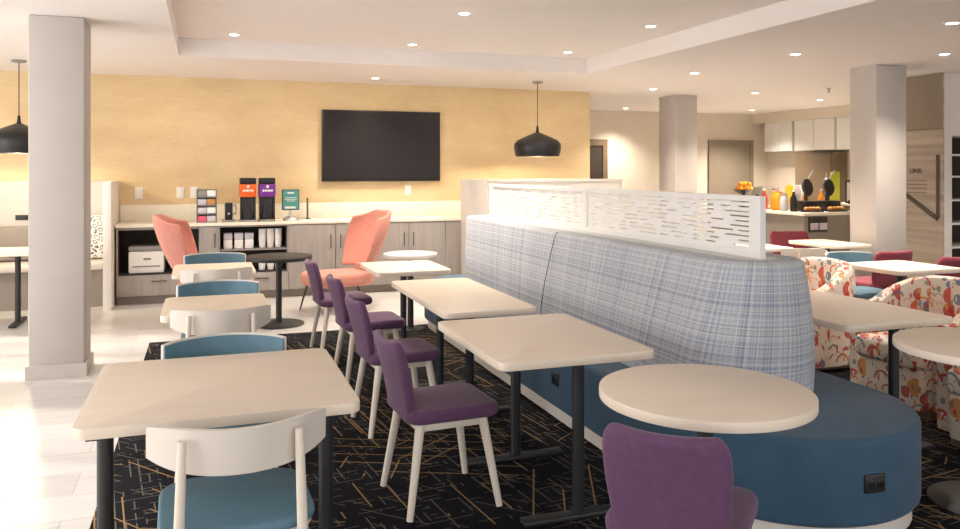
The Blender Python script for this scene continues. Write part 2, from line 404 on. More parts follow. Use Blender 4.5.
for i, (a, b) in enumerate(FRONT_WINDOWS):
    c = bmesh.new(); y0, y1 = YF - .1, YF - .04
    box(c, a, a + .06, y0, y1, .25, 2.55); box(c, b - .06, b, y0, y1, .25, 2.55); box(c, a + .06, b - .06, y0, y1, .25, .31); box(c, a + .06, b - .06, y0, y1, 2.49, 2.55)
    box(c, (a + b) / 2 - .025, (a + b) / 2 + .025, y0, y1, .31, 2.49)
    struct('window_%d' % (i + 5), c, 'white_paint')
# columns
def column(name, x0, x1, y0, y1, tn):
    struct(name, B(x0, x1, y0, y1, 0, H, .012), 'column')
    c = bmesh.new(); e = .018
    box(c, x0 - e, x1 + e, y0 - e, y0, 0, .1); box(c, x0 - e, x1 + e, y1, y1 + e, 0, .1); box(c, x0 - e, x0, y0, y1, 0, .1); box(c, x1, x1 + e, y0, y1, 0, .1)
    struct(tn, c, 'skirt')
column('column_left', -1.233, -.859, 6.6, 6.97, 'trim_1')
column('column_right', 6.9, 7.33, 6.7, 7.08, 'trim_2')
column('column_middle', 6.8, 7.2, 10.45, 10.9, 'trim_3')
# doors in the far wall
struct('door_1', B(9.7, 10.62, YFAR - .03, YFAR, 0, 2.08), 'taupe_door')
c = bmesh.new(); box(c, 9.62, 9.7, YFAR - .05, YFAR, 0, 2.16); box(c, 10.62, 10.7, YFAR - .05, YFAR, 0, 2.16); box(c, 9.7, 10.62, YFAR - .05, YFAR, 2.08, 2.16)
struct('trim_4', c, 'taupe_door')
struct('door_2', B(6.6, 7.22, YFAR - .03, YFAR, 0, 2.02), 'dark_door')
c = bmesh.new(); box(c, 7.22, 7.32, YFAR - .05, YFAR, 0, 2.14); box(c, 6.5, 6.6, YFAR - .05, YFAR, 0, 2.14); box(c, 6.6, 7.22, YFAR - .05, YFAR, 2.02, 2.14)
struct('trim_5', c, 'fridge')
# low partitions
struct('wall_partition_left', B(-1.06, -.975, 9.55, YB, 0, 1.42, .006), 'wall_white')
c = bmesh.new(); box(c, 3.18, 5.35, 9.5, 9.62, 0, 1.40); box(c, 3.40, 5.35, 9.47, 9.65, 1.40, 1.43)
struct('wall_partition_right', c, 'wall_white')
struct('trim_6', B(3.16, 3.38, 9.44, 9.86, 0, 1.43, .006), 'column')
struct('trim_7', B(XL, -1.06, YB - .06, YB, 0, 1.42), 'column')
# soffit above the far cabinets
struct('wall_soffit', B(10.72, XR, 8.6, YFAR, 2.5, H), 'wall')

# carpet laid into the pale floor
tag(obj('carpet', B(-.47, 7.6, -2.6, 7.65, 0, .006), 'carpet'), 'black carpet with thin gold lines under the dining tables', 'carpet')

# ------------------------------------------------------------------ ceiling lights
DL = thing('downlight', '', 'ceiling light', group='recessed ceiling downlights')
t = bmesh.new(); lathe(t, [(.045, -.004), (.062, -.006), (.064, 0), (.045, 0), (.045, -.004)], 28, capped=False); obj('trim_ring', t, 'white_paint', DL)
obj('lamp_disc', lathe(bmesh.new(), [(.044, -.003), (.044, -.001)], 28), 'lamp_on', DL)
spots = [((.27, 8.12, HR), 'downlight in the raised ceiling, the one closest to its back left corner', 1),
         ((2.08, 8.15, HR), 'downlight in the raised ceiling above the wall screen', 1),
         ((2.08, 6.38, HR), 'downlight in the middle of the raised ceiling, nearest the top edge of view', 1),
         ((3.87, 8.1, HR), 'downlight in the raised ceiling by its back right corner', 1),
         ((3.89, 6.38, HR), 'downlight in the raised ceiling beside the long bright cove edge', 1),
         ((2.01, 9.76, H), 'downlight in the lower ceiling strip above the yellow wall', 0),
         ((5.53, 6.37, H), 'downlight in the lower ceiling between the cove and the right column', 1),
         ((5.48, 8.01, H), 'downlight in the lower ceiling above the middle column, larger of the pair there', 1),
         ((6.92, 5.88, H), 'downlight in the lower ceiling just right of the right column top', 1),
         ((5.52, 4.62, H), 'downlight in the lower ceiling at the upper right corner', 1),
         ((7.76, 9.79, H), 'downlight in the lower ceiling between middle and right columns', 1),
         ((6.01, 9.79, H), 'small downlight just left of the middle column top', 1),
         ((7.4, 13.0, H), 'tiny downlight over the far corridor beside the yellow wall end', 1),
         ((9.9, 12.6, H), 'tiny downlight in front of the far taupe door', 1),
         ((9.54, 10.42, H), 'small downlight above the food counter', 1)]
for i, (loc, lab, on) in enumerate(spots):
    if i == 0: o = DL; o.location = loc; o['label'] = lab
    else: o = dup(DL, loc, 0, lab)
    d = bpy.data.lights.new('downlight_beam', 'SPOT'); d.energy = (240 if loc[0] > 9 else 80 if loc[1] < 7 else 105) if loc[0] > 4.6 else (92 if on else 34); d.color = WARM; d.spot_size = R(120); d.spot_blend = .9; d.shadow_soft_size = .06
    lo = bpy.data.objects.new('downlight_beam', d); COL.objects.link(lo); lo.parent = o; lo.location = (0, 0, -.03)
# wall-washing spots of the back wall (recessed behind the bulkhead line)
for x in (-2.6, -.5, 1.0, 2.2, 3.4, 4.6):
    d = bpy.data.lights.new('wall_washer', 'SPOT'); d.energy = 18; d.color = (1, .86, .68); d.spot_size = R(115); d.spot_blend = 1; d.shadow_soft_size = .1
    lo = bpy.data.objects.new('wall_washer', d); COL.objects.link(lo); lo.location = (x, 9.3, 2.66)
    lo.rotation_euler = Vector((0, .62, -.75)).to_track_quat('-Z', 'Y').to_euler()
t = thing('fire_sprinkler', 'tiny grey sprinkler head in the ceiling near the food counter', 'sprinkler', (8.3, 8.9, H))
obj('stem', lathe(bmesh.new(), [(.03, 0), (.03, -.008), (.01, -.01), (.01, -.05)], 16), 'plastic_grey', t); obj('deflector', lathe(bmesh.new(), [(.022, -.055), (.022, -.05)], 16), 'plastic_grey', t)

# pendants
def pendant(loc, label):
    t = thing('pendant_lamp', label, 'pendant lamp', loc, 0, 'black dome pendant lamps')
    obj('canopy', lathe(bmesh.new(), [(.07, 0), (.07, -.02), (.02, -.03)], 28), 'plastic_grey', t)
    obj('cord', tube(bmesh.new(), [(0, 0, -.02), (0, 0, -.62)], .005, 8), 'black', t)
    k = 1.13
    prof = [(.012, -.58), (.016, -.64), (.022, -.66), (.11, -.70), (.235, -.765), (.268, -.81), (.272, -.86), (.262, -.93), (.25, -.975)]
    inner = [(.24, -.972), (.25, -.93), (.258, -.86), (.25, -.815), (.22, -.778), (.1, -.715), (.012, -.68)]
    s = obj('shade', lathe(bmesh.new(), [(a * k, b) for a, b in prof + inner], 40, capped=False), 'black_soft', t)
    obj('bulb', lathe(bmesh.new(), [(.012, -.70), (.03, -.72), (.045, -.76), (.03, -.80), (.008, -.81)], 20), 'bulb', t)
    d = bpy.data.lights.new('pendant_bulb', 'POINT'); d.energy = 55; d.color = (1, .82, .58); d.shadow_soft_size = .05
    lo = bpy.data.objects.new('pendant_bulb', d); COL.objects.link(lo); lo.parent = t; lo.location = (0, 0, -.9)
pendant((4.08, 9.45, H), 'black dome pendant hanging right of the wall screen')
pendant((-1.84, 9.4, H), 'black dome pendant half hidden behind the left column')

# ------------------------------------------------------------------ back wall: screen, sockets, cabinets
t = thing('television', 'large dark flat television on the yellow wall', 'television', (2.24, YB, 1.87))
obj('bezel', B(-.80, .80, -.06, -.004, -.47, .47, .006), 'plastic_black', t); obj('screen', B(-.775, .775, -.064, -.0601, -.435, .45), 'tv', t)
t = thing('wall_socket', 'white double socket on the yellow wall above the printer bay', 'socket', (-.76, YB, 1.27), 0, 'white sockets on the yellow wall')
obj('plate', B(-.045, .045, -.01, 0, -.07, .07, .003), 'plastic_white', t); obj('outlet_face', B(-.02, .02, -.014, -.0101, -.045, .045, .002), 'paper_white', t)
dup(t, (-.29, YB, 1.27), 0, 'white socket on the yellow wall, left one of the close pair beside the sachet rack')
dup(t, (-.13, YB, 1.27), 0, 'white socket on the yellow wall directly beside the sachet rack')
dup(t, (2.6, YB, 1.28), 0, 'white socket on the yellow wall below the television')

CY = 9.85; ZT = .89      # cabinet fronts, underside of worktop
tag(obj('worktop', B(-.965, 3.42, 9.82, 10.43, ZT, .925, .004), 'worktop'), 'long cream stone worktop on the grey cabinets', 'worktop')
tag(obj('backsplash', B(-.965, 3.42, 10.43, YB - .003, .925, 1.125, .003), 'worktop'), 'cream stone upstand strip along the yellow wall', 'backsplash')
def handle(p, x, z, vert, L=.17):
    c = bmesh.new(); y = CY - .03
    if vert:
        tube(c, [(x, y, z - L / 2), (x, y, z + L / 2)], .006, 8)
        for s in (-1, 1): tube(c, [(x, y, z + s * (L / 2 - .015)), (x, CY - .018, z + s * (L / 2 - .015))], .004, 6)
    else:
        tube(c, [(x - L / 2, y, z), (x + L / 2, y, z)], .006, 8)
        for s in (-1, 1): tube(c, [(x + s * (L / 2 - .015), y, z), (x + s * (L / 2 - .015), CY - .018, z)], .004, 6)
    obj('handle', c, 'handle', p)
def cab_shell(t, x0, x1, z0=.1):
    obj('body', B(x0, x1, CY, YB - .02, z0, ZT), 'cab', t)
def front(t, name, x0, x1, z0, z1, hx=None, hz=None, vert=True):
    d = obj(name, B(x0 + .003, x1 - .003, CY - .018, CY, z0 + .003, z1 - .003, .002), 'cab', t)
    if hx is not None: handle(d, hx, hz, vert)
def open_body(t, x0, x1, zb, zt, shelf_m='cab_dark'):
    c = bmesh.new()
    box(c, x0, x0 + .018, CY, YB - .02, .1, ZT); box(c, x1 - .018, x1, CY, YB - .02, .1, ZT)
    box(c, x0 + .018, x1 - .018, CY, YB - .02, .1, zb - .02); box(c, x0 + .018, x1 - .018, CY, YB - .02, zt, ZT)
    obj('body', c, 'cab', t)
    c = bmesh.new(); box(c, x0 + .018, x1 - .018, 10.3, 10.32, zb, zt); box(c, x0 + .018, x0 + .024, CY + .01, 10.3, zb, zt); box(c, x1 - .024, x1 - .018, CY + .01, 10.3, zb, zt); box(c, x0 + .024, x1 - .024, CY + .01, 10.3, zb - .02, zb - .001)
    obj('bay_lining', c, shelf_m, t)
t = thing('base_cabinet', 'grey woodgrain cabinet with open dark bay holding the white printer', 'cabinet')
open_body(t, -.955, -.05, .36, .86); front(t, 'drawer', -.955, -.05, .1, .34, -.5, .27, False)
obj('toe_kick', B(-.955, -.05, CY + .06, YB - .1, 0, .1), 'counter_grey', t)
t = thing('base_cabinet', 'narrow grey woodgrain cabinet door left of the cup niche', 'cabinet')
cab_shell(t, -.05, .15); front(t, 'door', -.05, .15, .1, ZT - .01, .11, .72); obj('toe_kick', B(-.05, .15, CY + .06, YB - .1, 0, .1), 'counter_grey', t)
t = thing('base_cabinet', 'grey cabinet with dark open cup niche below the coffee dispensers', 'cabinet')
open_body(t, .15, .96, .34, .87)
obj('shelf', B(.174, .936, CY + .02, 10.3, .585, .605), 'plastic_grey', t); front(t, 'drawer', .15, .96,   .1, .32, .65, .25, False)
obj('toe_kick', B(.15, .96, CY + .06, YB - .1, 0, .1), 'counter_grey', t)
for x0, x1, lab in ((.96, 2.0, 'grey woodgrain double door cabinet right of the cup niche'), (2.0, 2.95, 'grey woodgrain double door cabinet behind the right coral chair')):
    t = thing('base_cabinet', lab, 'cabinet'); cab_shell(t, x0, x1); mid = 1.53 if x0 < 1 else 2.46
    front(t, 'door', x0, mid, .1, ZT - .01, mid - .06, .67, True); front(t, 'door', mid, x1, .1, ZT - .01, mid + .06, .67, True)
    obj('toe_kick', B(x0, x1, CY + .06, YB - .1, 0, .1), 'counter_grey', t)
t = thing('base_cabinet', 'grey woodgrain single door cabinet next to the plaid bench end', 'cabinet')
cab_shell(t, 2.95, 3.42); front(t, 'door', 2.95, 3.42, .1, ZT - .01, 3.33, .72); obj('toe_kick', B(2.95, 3.42, CY + .06, YB - .1, 0, .1), 'counter_grey', t)

# printer in the bay
t = thing('printer', 'white boxy printer with grey top in the open cabinet bay', 'printer', (-.64, 10.0, .36))
obj('body', B(-.19, .19, -.12, .25, 0, .25, .015), 'plastic_white', t); obj('lid', B(-.19, .19, -.12, .25, .251, .31, .012), 'plastic_grey', t)
obj('display', B(-.03, .05, -.124, -.1201, .15, .175), 'plastic_grey', t); obj('paper_slot', B(-.15, .15, -.126, -.1201, .07, .085), 'plastic_grey', t)
# cups
cup = [(.036, 0), (.040, .01), (.047, .115), (.05, .118)]
def cup_stack(x, y, z, lab, n, grp):
    t = tag(bpy.data.objects.new('cup_stack', None), lab, 'cups', grp); COL.objects.link(t); t.location = (x, y, z)
    for k in range(n): obj('cup', lathe(bmesh.new(), [(r * .92, zz + k * .022) for r, zz in cup], 20), 'paper_white', t)
for i, (x, lab) in enumerate(((.66, 'tall white paper cup stack in the niche, left of three'), (.755, 'tall white paper cup stack in the niche, middle of three'), (.85, 'tall white paper cup stack in the niche, right of three'))):
    cup_stack(x, 9.98, .605, lab, 6, 'paper cup stacks in the niche')
for i, (x, lab) in enumerate(((.655, 'short white cups on the lower niche shelf, left of three'), (.755, 'short white cups on the lower niche shelf, middle of three'), (.85, 'short white cups on the lower niche shelf, right of three'))):
    cup_stack(x, 9.95, .34, lab, 1, 'cups on the lower niche shelf')
bx = None
for x, lab in ((.26, 'white lidded canister in the niche, left of three'), (.385, 'white lidded canister in the niche, middle of three'), (.505, 'white lidded canister in the niche beside the cup stacks')):
    if bx is None:
        bx = thing('canister', lab, 'canister', (x, 9.98, .605), 0, 'white canisters in the niche')
        obj('body', B(-.05, .05, -.05, .05, 0, .11, .01), 'paper_white', bx); obj('lid', B(-.052, .052, -.052, .052, .11, .19, .012), 'clear', bx)
    else: dup(bx, (x, 9.98, .605), 0, lab)
# worktop items
t = thing('sachet_rack', 'four tier acrylic sachet rack on the cream worktop', 'rack', (.02, 10.0, .925))
c = bmesh.new()
for z in (0, .1, .2, .3): box(c, -.115, .115, -.09, .09, z, z + .012)
box(c, -.115, -.105, -.09, .09, 0, .395); box(c, .105, .115, -.09, .09, 0, .395); box(c, -.115, .115, .08, .09, 0, .395)
obj('frame', c, 'plastic_grey', t)
cols = [['pink', 'clear'], ['clear', 'paper_white'], ['clear', 'tan'], ['plastic_grey', 'paper_white']]
for i, row in enumerate(cols):
    for j, mm in enumerate(row): obj('sachets', B(-.10 + j * .103, -.003 + j * .103, -.085, .06, .012 + i * .1, .08 + i * .1, .006), mm, t)
t = thing('drink_dispenser', 'small black hot drink dispenser between sachet rack and coffee dispensers', 'dispenser', (.27, 10.0, .925))
obj('base', B(-.075, .075, -.08, .08, 0, .025, .006), 'plastic_grey', t); obj('body', B(-.045, .045, -.03, .06, .025, .23, .012), 'plastic_black', t)
obj('badge', lathe(bmesh.new(), [(.012, 0), (.012, .003)], 16), 'steel', t).matrix_local = Matrix.Translation((0, -.031, .1)) @ Matrix.Rotation(R(90), 4, 'X')
obj('grip', tube(bmesh.new(), [(.045, .01, .20), (.08, .01, .20), (.088, .01, .16), (.08, .01, .1), (.045, .01, .09)], .006, 8), 'plastic_grey', t)
def urn(x, m, lab):
    t = thing('coffee_dispenser', lab, 'coffee dispenser', (x, 10.0, .925), 0, 'tall branded coffee dispensers')
    obj('drip_tray', B(-.092, .092, -.13, .11, 0, .025, .005), 'plastic_grey', t)
    obj('back_panel', B(-.092, .092, .02, .11, .0251, .3, .004), 'worktop', t)
    for s in (-1, 1): obj('side_rail', B(s * .078 - .012, s * .078 + .012, -.1, .02, .0251, .3, .004), 'plastic_black', t)
    c = bmesh.new(); prism(c, [(-.065, .025), (.065, .025), (.035, .29), (-.035, .29)], -.09, .0199, .006, mtx=Matrix.Rotation(R(90), 4, 'X') @ Matrix.Scale(-1, 4, (0, 0, 1)))
    obj('spout_tower', c, 'black', t)
    h = obj('front_panel', B(-.096, .096, -.12, .11, .3, .455, .006), m, t)
    c = bmesh.new(); lathe(c, [(.018, 0), (.018, .003)], 16); bmesh.ops.transform(c, matrix=Matrix.Translation((0, -.1205, .425)) @ Matrix.Rotation(R(90), 4, 'X'), verts=c.verts)
    for k, (a, b_, zz) in enumerate(((-.06, -.035, .375), (-.03, -.002, .377), (.004, .03, .375), (.034, .062, .377))): box(c, a, b_, -.1235, -.1201, zz - .012, zz + .012, .003)
    obj('emblem', c, 'paper_white', h)
    obj('hopper_lid', B(-.094, .094, -.115, .11, .4555, .53, .012), 'plastic_black', t)
urn(.49, 'orange', 'tall coffee dispenser with the orange front panel')
urn(.715, 'violet', 'tall coffee dispenser with the violet front panel')
t = thing('counter_sign', 'teal framed notice standing on a small metal base on the worktop', 'sign', (1.0, 10.0, .925))
obj('base', lathe(bmesh.new(), [(.1, 0), (.095, .02), (.07, .045), (.02, .06), (.012, .13)], 24), 'steel', t); obj('frame', B(-.105, .105, -.012, .012, .13, .385, .004), 'black', t)
obj('notice', B(-.095, .095, -.016, -.0121, .14, .375), 'teal', t)
c = bmesh.new(); box(c, -.04, .04, -.0185, -.0161, .335, .35); box(c, -.07, .07, -.0185, -.0161, .28, .286); box(c, -.07, .07, -.0185, -.0161, .26, .266); box(c, -.05, .05, -.0185, -.0161, .24, .246); box(c, -.07, .06, -.0185, -.0161, .15, .175)
obj('lettering', c, 'paper_white', t)
t = thing('upright_stand', 'thin dark upright stand against the upstand right of the teal sign', 'stand', (1.24, 10.3, .925))
obj('upright', B(-.004, .004, -.06, .06, .0101, .27, .003), 'black', t); obj('foot', B(-.02, .03, -.07, .07, 0, .01, .003), 'black', t)

# ------------------------------------------------------------------ left nook behind the column
t = thing('banquette_bench', 'white nook bench with black and white patterned back by the partition', 'bench', (-2.3, 10.1, 0))
obj('base', B(-1.9, 1.2, -.2, .28, 0, .42), 'counter_grey', t); obj('seat', B(-1.9, 1.2, -.24, .28, .42, .5, .02), 'shell', t); obj('back_cushion', B(-1.9, .72, .17, .28, .51, .9, .03), 'counter_grey', t); obj('end_cushion', B(.74, 1.2, .15, .28, .51, 1.02, .03), 'bw', t)
# ------------------------------------------------------------------ tables
def table_posts(t, posts, foot, ztop):
    for (x, y) in posts:
        p = obj('post', tube(bmesh.new(), [(x, y, .025), (x, y, ztop)], .027, 16), 'black', t)
        c = bmesh.new()
        if foot == 'x': box(c, x - .27, x + .27, y - .035, y + .035, .006, .03, .008)
        else: box(c, x - .035, x + .035, y - .27, y + .27, .006, .03, .008)
        obj('foot', c, 'black', t)
        c = bmesh.new()
        if foot == 'x': box(c, x - .25, x + .25, y - .03, y + .03, ztop - .012, ztop - .0001)
        else: box(c, x - .03, x + .03, y - .25, y + .25, ztop - .012, ztop - .0001)
        obj('bracket', c, 'black', t)
def rect_table(x0, x1, y0, y1, posts, foot, label, group='rectangular dining tables', ztop=.708, th=.037, m='laminate'):
    cx, cy = (x0 + x1) / 2, (y0 + y1) / 2
    t = thing('dining_table', label, 'table', (cx, cy, 0), 0, group)
    obj('tabletop', prism(bmesh.new(), rrect(x0 - cx, x1 - cx, y0 - cy, y1 - cy, .05), ztop, ztop + th, .004, 2), m, t)
    table_posts(t, [(x - cx, y - cy) for x, y in posts], foot, ztop)
    return t
def round_table(x, y, r, z, label, top_m, post_m='black', th=.037, name='round_table', base_r=.26, group=None):
    t = thing(name, label, 'table', (x, y, 0), 0, group)
    obj('tabletop', prism(bmesh.new(), circ(0, 0, r, 64), z - th, z, .004, 2), top_m, t)
    obj('post', tube(bmesh.new(), [(0, 0, .02), (0, 0, z - th)], .03, 18), post_m, t)
    obj('base_disc', lathe(bmesh.new(), [(base_r, .006), (base_r, .014), (base_r * .9, .022), (.03, .03)], 40), post_m, t)
    obj('bracket', lathe(bmesh.new(), [(.11, z - th - .012), (.11, z - th - .0001)], 20), post_m, t)
    return t
rect_table(-.395, .515, 2.72, 3.62, [(-.325, 3.0), (.43, 3.0)], 'y', 'large pale dining table at the front left with two blue chairs')
rect_table(-.235, .36, 4.66, 5.36, [(.08, 5.1)], 'x', 'pale dining table in the left row, second from the front')
rect_table(-.245, .385, 6.5, 7.2, [(.08, 6.96)], 'x', 'pale dining table at the far end of the left row')
rect_table(1.16, 1.91, 3.07, 4.05, [(1.57, 3.18), (1.57, 3.93)], 'x', 'pale dining table along the bench beside the frontmost side-on purple chair')
rect_table(1.27, 1.85, 4.26, 5.63, [(1.585, 4.75), (1.585, 5.42)], 'x', 'pale dining table along the bench, middle of that row')
rect_table(1.27, 1.89, 6.1, 6.84, [(1.58, 6.5)], 'x', 'small pale dining table along the bench at the far end')
rect_table(3.13, 3.88, 3.22, 4.28, [(3.55, 3.33), (3.55, 4.1)], 'x', 'pale dining table right of the bench beside the patterned club chairs')
round_table(1.735, 2.47, .385, .745, 'pale round table over the blue bench end with a purple chair', 'laminate', base_r=.17, group='pale round tables')
round_table(3.43, 2.67, .405, .745, 'pale round table cut by the right picture edge', 'laminate', group='pale round tables')
round_table(.70, 8.15, .33, .69, 'black round side table between the coral chairs', 'black', base_r=.25)
round_table(1.88, 7.45, .26, .745, 'small white round table near the far end of the bench', 'shell', group='pale round tables', base_r=.14)
rect_table(5.2, 5.88, 4.82, 5.45, [(5.54, 5.13)], 'x', 'far pale table beyond the club chairs with a blue chair behind', 'far right dining tables')
rect_table(6.3, 6.82, 6.66, 7.4, [(6.56, 7.05)], 'x', 'far pale table beside the right column', 'far right dining tables')
rect_table(5.2, 5.78, 6.66, 7.3, [(5.5, 7.0)], 'x', 'far pale table just right of the white slotted screen end', 'far right dining tables')
rect_table(7.35, 8.0, 4.95, 5.5, [(7.7, 5.2)], 'x', 'far pale table at the right picture edge beside the maroon chairs', 'far right dining tables')
rect_table(-2.9, -1.35, 8.75, 9.4, [(-2.55, 9.05), (-1.78, 9.05)], 'y', 'white nook table behind the left column', 'nook tables', m='worktop')

# ------------------------------------------------------------------ blue and white dining chairs (face local +Y)
def wood_leg(p, a, b, r0, r1, m='white_wood'): obj('leg', tube(bmesh.new(), [a, b], [r0, r1], 14), m, p)
def back_curve(u, z):              # u -1..1 across, bulging to -y in the middle
    x = .265 * u; y = -.28 + .145 * u * u - (z - .6) * .12
    return x, y
def make_blue():
    t = thing('dining_chair', '', 'chair', group='blue and white dining chairs')
    def rim(sv, v, zc, hh):
        q = abs(sv); up = v > .5
        e = (1 - .12 * q ** 8) if up else (1 - .5 * q ** 4)
        return zc + (v - .5) * hh * e
    def fo(u, v):
        s = (u - .5) * 2; z = rim(s, v, .722, .136); x, y = back_curve(s, z); return (x, y, z)
    bm = shell(bmesh.new(), fo, 28, 8, -.014); obj('back_shell', bm, 'shell', t)
    def fp(u, v):
        s = (u - .5) * 1.94; z = rim(s, v, .7225, .118); x, y = back_curve(s, z); return (x, y + .015, z)
    bm = shell(bmesh.new(), fp, 28, 6, -.012)
    obj('back_pad', bm, 'blue', t)
    obj('seat_shell', prism(bmesh.new(), rrect(-.225, .225, -.215, .225, .10, 8), .425, .44, .005), 'shell', t)
    obj('seat', prism(bmesh.new(), rrect(-.235, .235, -.225, .235, .11, 8), .4401, .475, .014, 4), 'blue', t)
    for s in (-1, 1):
        wood_leg(t, (s * .19, -.27, 0), (s * .165, -.272, .765), .021, .013)
        wood_leg(t, (s * .21, .21, 0), (s * .17, .16, .426), .015, .02)
    obj('apron', B(-.19, .19, -.27, -.21, .40, .424, .004), 'white_wood', t)
    return t
BLUE = make_blue()
blue_spots = [((.095, 2.69), .03, 'white chair with blue seat and its back to us, frontmost at the large table'),
              ((.085, 3.53), PI, 'blue padded chair facing us across the large front left table'),
              ((.085, 4.74), 0, 'white chair back at the near side of the second left row table'),
              ((.085, 5.40), PI, 'blue padded chair facing us across the second left row table'),
              ((.085, 6.58), 0, 'white chair back at the near side of the far left row table'),
              ((.085, 7.30), PI, 'blue padded chair facing us across the far left row table'),
              ((5.52, 5.52), PI, 'blue padded chair facing us beyond the club chairs'),
              ((5.5, 6.38), 0, 'white chair back at the far table by the slotted screen end')]
for i, (p, rz, lab) in enumerate(blue_spots):
    if i == 0: BLUE.location = (*p, .009); BLUE.rotation_euler = (0, 0, rz); BLUE['label'] = lab
    else: dup(BLUE, (*p, .009), rz, lab)

# ------------------------------------------------------------------ upholstered shell chairs (face local +Y)
def make_shell_chair(m, leg_m, group, k=1.0):
    t = thing('side_chair', '', 'chair', group=group)
    def fb(u, v):
        s = (u - .5) * 2; w = .158 + .028 * math.sin(v * PI * .75)
        if v > .85: w *= 1 - .14 * ((v - .85) / .15) ** 2
        z = .43 + v * .35; return (s * w * k, -.175 - v * .06 - v * v * .035 + .04 * s * s * (.3 + v * .7), z)
    bm = shell(bmesh.new(), fb, 12, 12, .045)
    obj('backrest', bm, m, t, subsurf=1)
    obj('seat', prism(bmesh.new(), rrect(-.21 * min(k, 1.2), .21 * min(k, 1.2), -.215, .235, .07, 6), .405, .468, .024, 4), m, t)
    c = bmesh.new(); box(c, -.18, .18, .13, .165, .37, .404, .004); box(c, -.18, .18, -.165, -.13, .37, .404, .004); box(c, -.175, -.14, -.13, .13, .37, .404, .004); box(c, .14, .175, -.13, .13, .37, .404, .004)
    obj('seat_frame', c, leg_m, t)
    for sx in (-1, 1):
        for sy in (-1, 1): wood_leg(t, (sx * .215, sy * .215, 0), (sx * .165, sy * .15, .405), .015, .022, leg_m)
    return t
PUR = make_shell_chair('purple', 'white_wood', 'purple upholstered chairs')
for i, (p, rz, lab) in enumerate([((1.05, 3.6), -PI / 2 + .06, 'purple chair with white legs seen side-on at the front of the row'),
                                   ((1.1, 4.72), -PI / 2 + .06, 'purple chair with white legs, second in the side-on row'),
                                   ((1.13, 5.72), -PI / 2 + .05, 'purple chair third in the side-on row, mostly hidden'),
                                   ((1.1, 6.78), -PI / 2 + .06, 'purple chair with white legs at the far end of the side-on row'),
                                   ((1.455, 2.19), -.8, 'purple chair with its back to us at the front right round table')]):
    if i == 0: PUR.location = (*p, .009); PUR.rotation_euler = (0, 0, rz); PUR['label'] = lab
    else: dup(PUR, (*p, .009), rz, lab)
MAR = make_shell_chair('maroon', 'white_wood', 'maroon upholstered chairs', 1.36)
for i, (p, rz, lab) in enumerate([((6.17, 6.05), .1, 'maroon chair beyond the club chairs in front of the right column'),
                                   ((6.38, 5.45), -.15, 'maroon chair at the right picture edge below the striated panel'),
                                   ((6.86, 7.85), 2.9, 'maroon chair behind the far table left of the right column')]):
    if i == 0: MAR.location = (*p, .009); MAR.rotation_euler = (0, 0, rz); MAR['label'] = lab
    else: dup(MAR, (*p, .009), rz, lab)

# ------------------------------------------------------------------ coral wing chairs (face local +Y)
def make_wing():
    t = thing('wing_chair', '', 'lounge chair', group='coral wing chairs')
    def fb(u, v):
        a = (u - .5) * R(170); s = math.sin(a); z = .47 + v * .63
        w = .21 + .12 * math.sin((.12 + .72 * v) * PI) + .03 * v; dep = .20 + .10 * math.sin(v * PI * .6)
        trim = .22 * max(0, abs(s) - .6) * v ** 3
        return (s * w, -math.cos(a) * dep - .15 - v * .15, z - trim)
    bm = shell(bmesh.new(), fb, 22, 12, .035); obj('backrest', bm, 'coral', t, subsurf=1)
    obj('neck', B(-.15, .15, -.36, -.27, .36, .5, .01), 'coral', t)
    obj('seat', prism(bmesh.new(), rrect(-.29, .29, -.36, .36, .15, 8), .29, .43, .045, 4), 'coral', t)
    for sx in (-1, 1):
        for sy in (-1, 1): obj('leg', tube(bmesh.new(), [(sx * .27, .06 + sy * .27, 0), (sx * .2, .06 + sy * .2, .325)], [.009, .014], 10), 'handle', t)
    return t
WING = make_wing(); WING.location = (.12, 8.55, 0); WING.rotation_euler = (0, 0, -PI / 2 - .1); WING['label'] = 'coral wing chair left of the black round table'
dup(WING, (1.38, 8.75, 0), PI / 2 + .25, 'coral wing chair right of the black round table')

# ------------------------------------------------------------------ central bench
t = thing('island_bench', 'long deep blue bench island with a plaid backrest', 'bench')
BX, BY0, BY1 = 2.615, 2.52, 8.0
obj('plinth', prism(bmesh.new(), stadium(BX, .55, BY0 + .035, BY1 - .035), .006, .085), 'shell', t)
obj('seat', prism(bmesh.new(), stadium(BX, .585, BY0, BY1, 36), .0851, .45, .03, 4), 'ottoman', t)
bm = bmesh.new(); uvl = bm.loops.layers.uv.new('UVMap'); rings = []
rows = [(.4501, .37, 3.075, 7.12), (.60, .36, 3.06, 7.18), (.75, .335, 3.055, 7.25), (.90, .30, 3.06, 7.32), (1.05, .262, 3.075, 7.38), (1.092, .25, 3.08, 7.40), (1.106, .232, 3.095, 7.39), (1.108, .12, 3.2, 7.28)]
def densify(pts, step=.12):
    out = []
    for a, b_ in zip(pts, pts[1:] + pts[:1]):
        d = math.dist(a, b_); n = max(1, round(d / step))
        out += [(a[0] + (b_[0] - a[0]) * k / n, a[1] + (b_[1] - a[1]) * k / n) for k in range(n)]
    return out
ref = stadium(BX, .3, 3.06, 7.41, 24); nlong = 40
def ring_pts(hw, y0, y1):
    p = stadium(BX, hw, y0, y1, 24); out = p[:25]
    a, b_ = p[24], p[25]; out += [(a[0] + (b_[0] - a[0]) * k / nlong, a[1] + (b_[1] - a[1]) * k / nlong) for k in range(1, nlong)]
    out += p[25:]; a, b_ = p[-1], p[0]; out += [(a[0] + (b_[0] - a[0]) * k / nlong, a[1] + (b_[1] - a[1]) * k / nlong) for k in range(1, nlong)]
    return out
rp = ring_pts(.3, 3.06, 7.41); U = [0]
for a, b_ in zip(rp, rp[1:] + rp[:1]): U.append(U[-1] + math.dist(a, b_))
VV = [0]
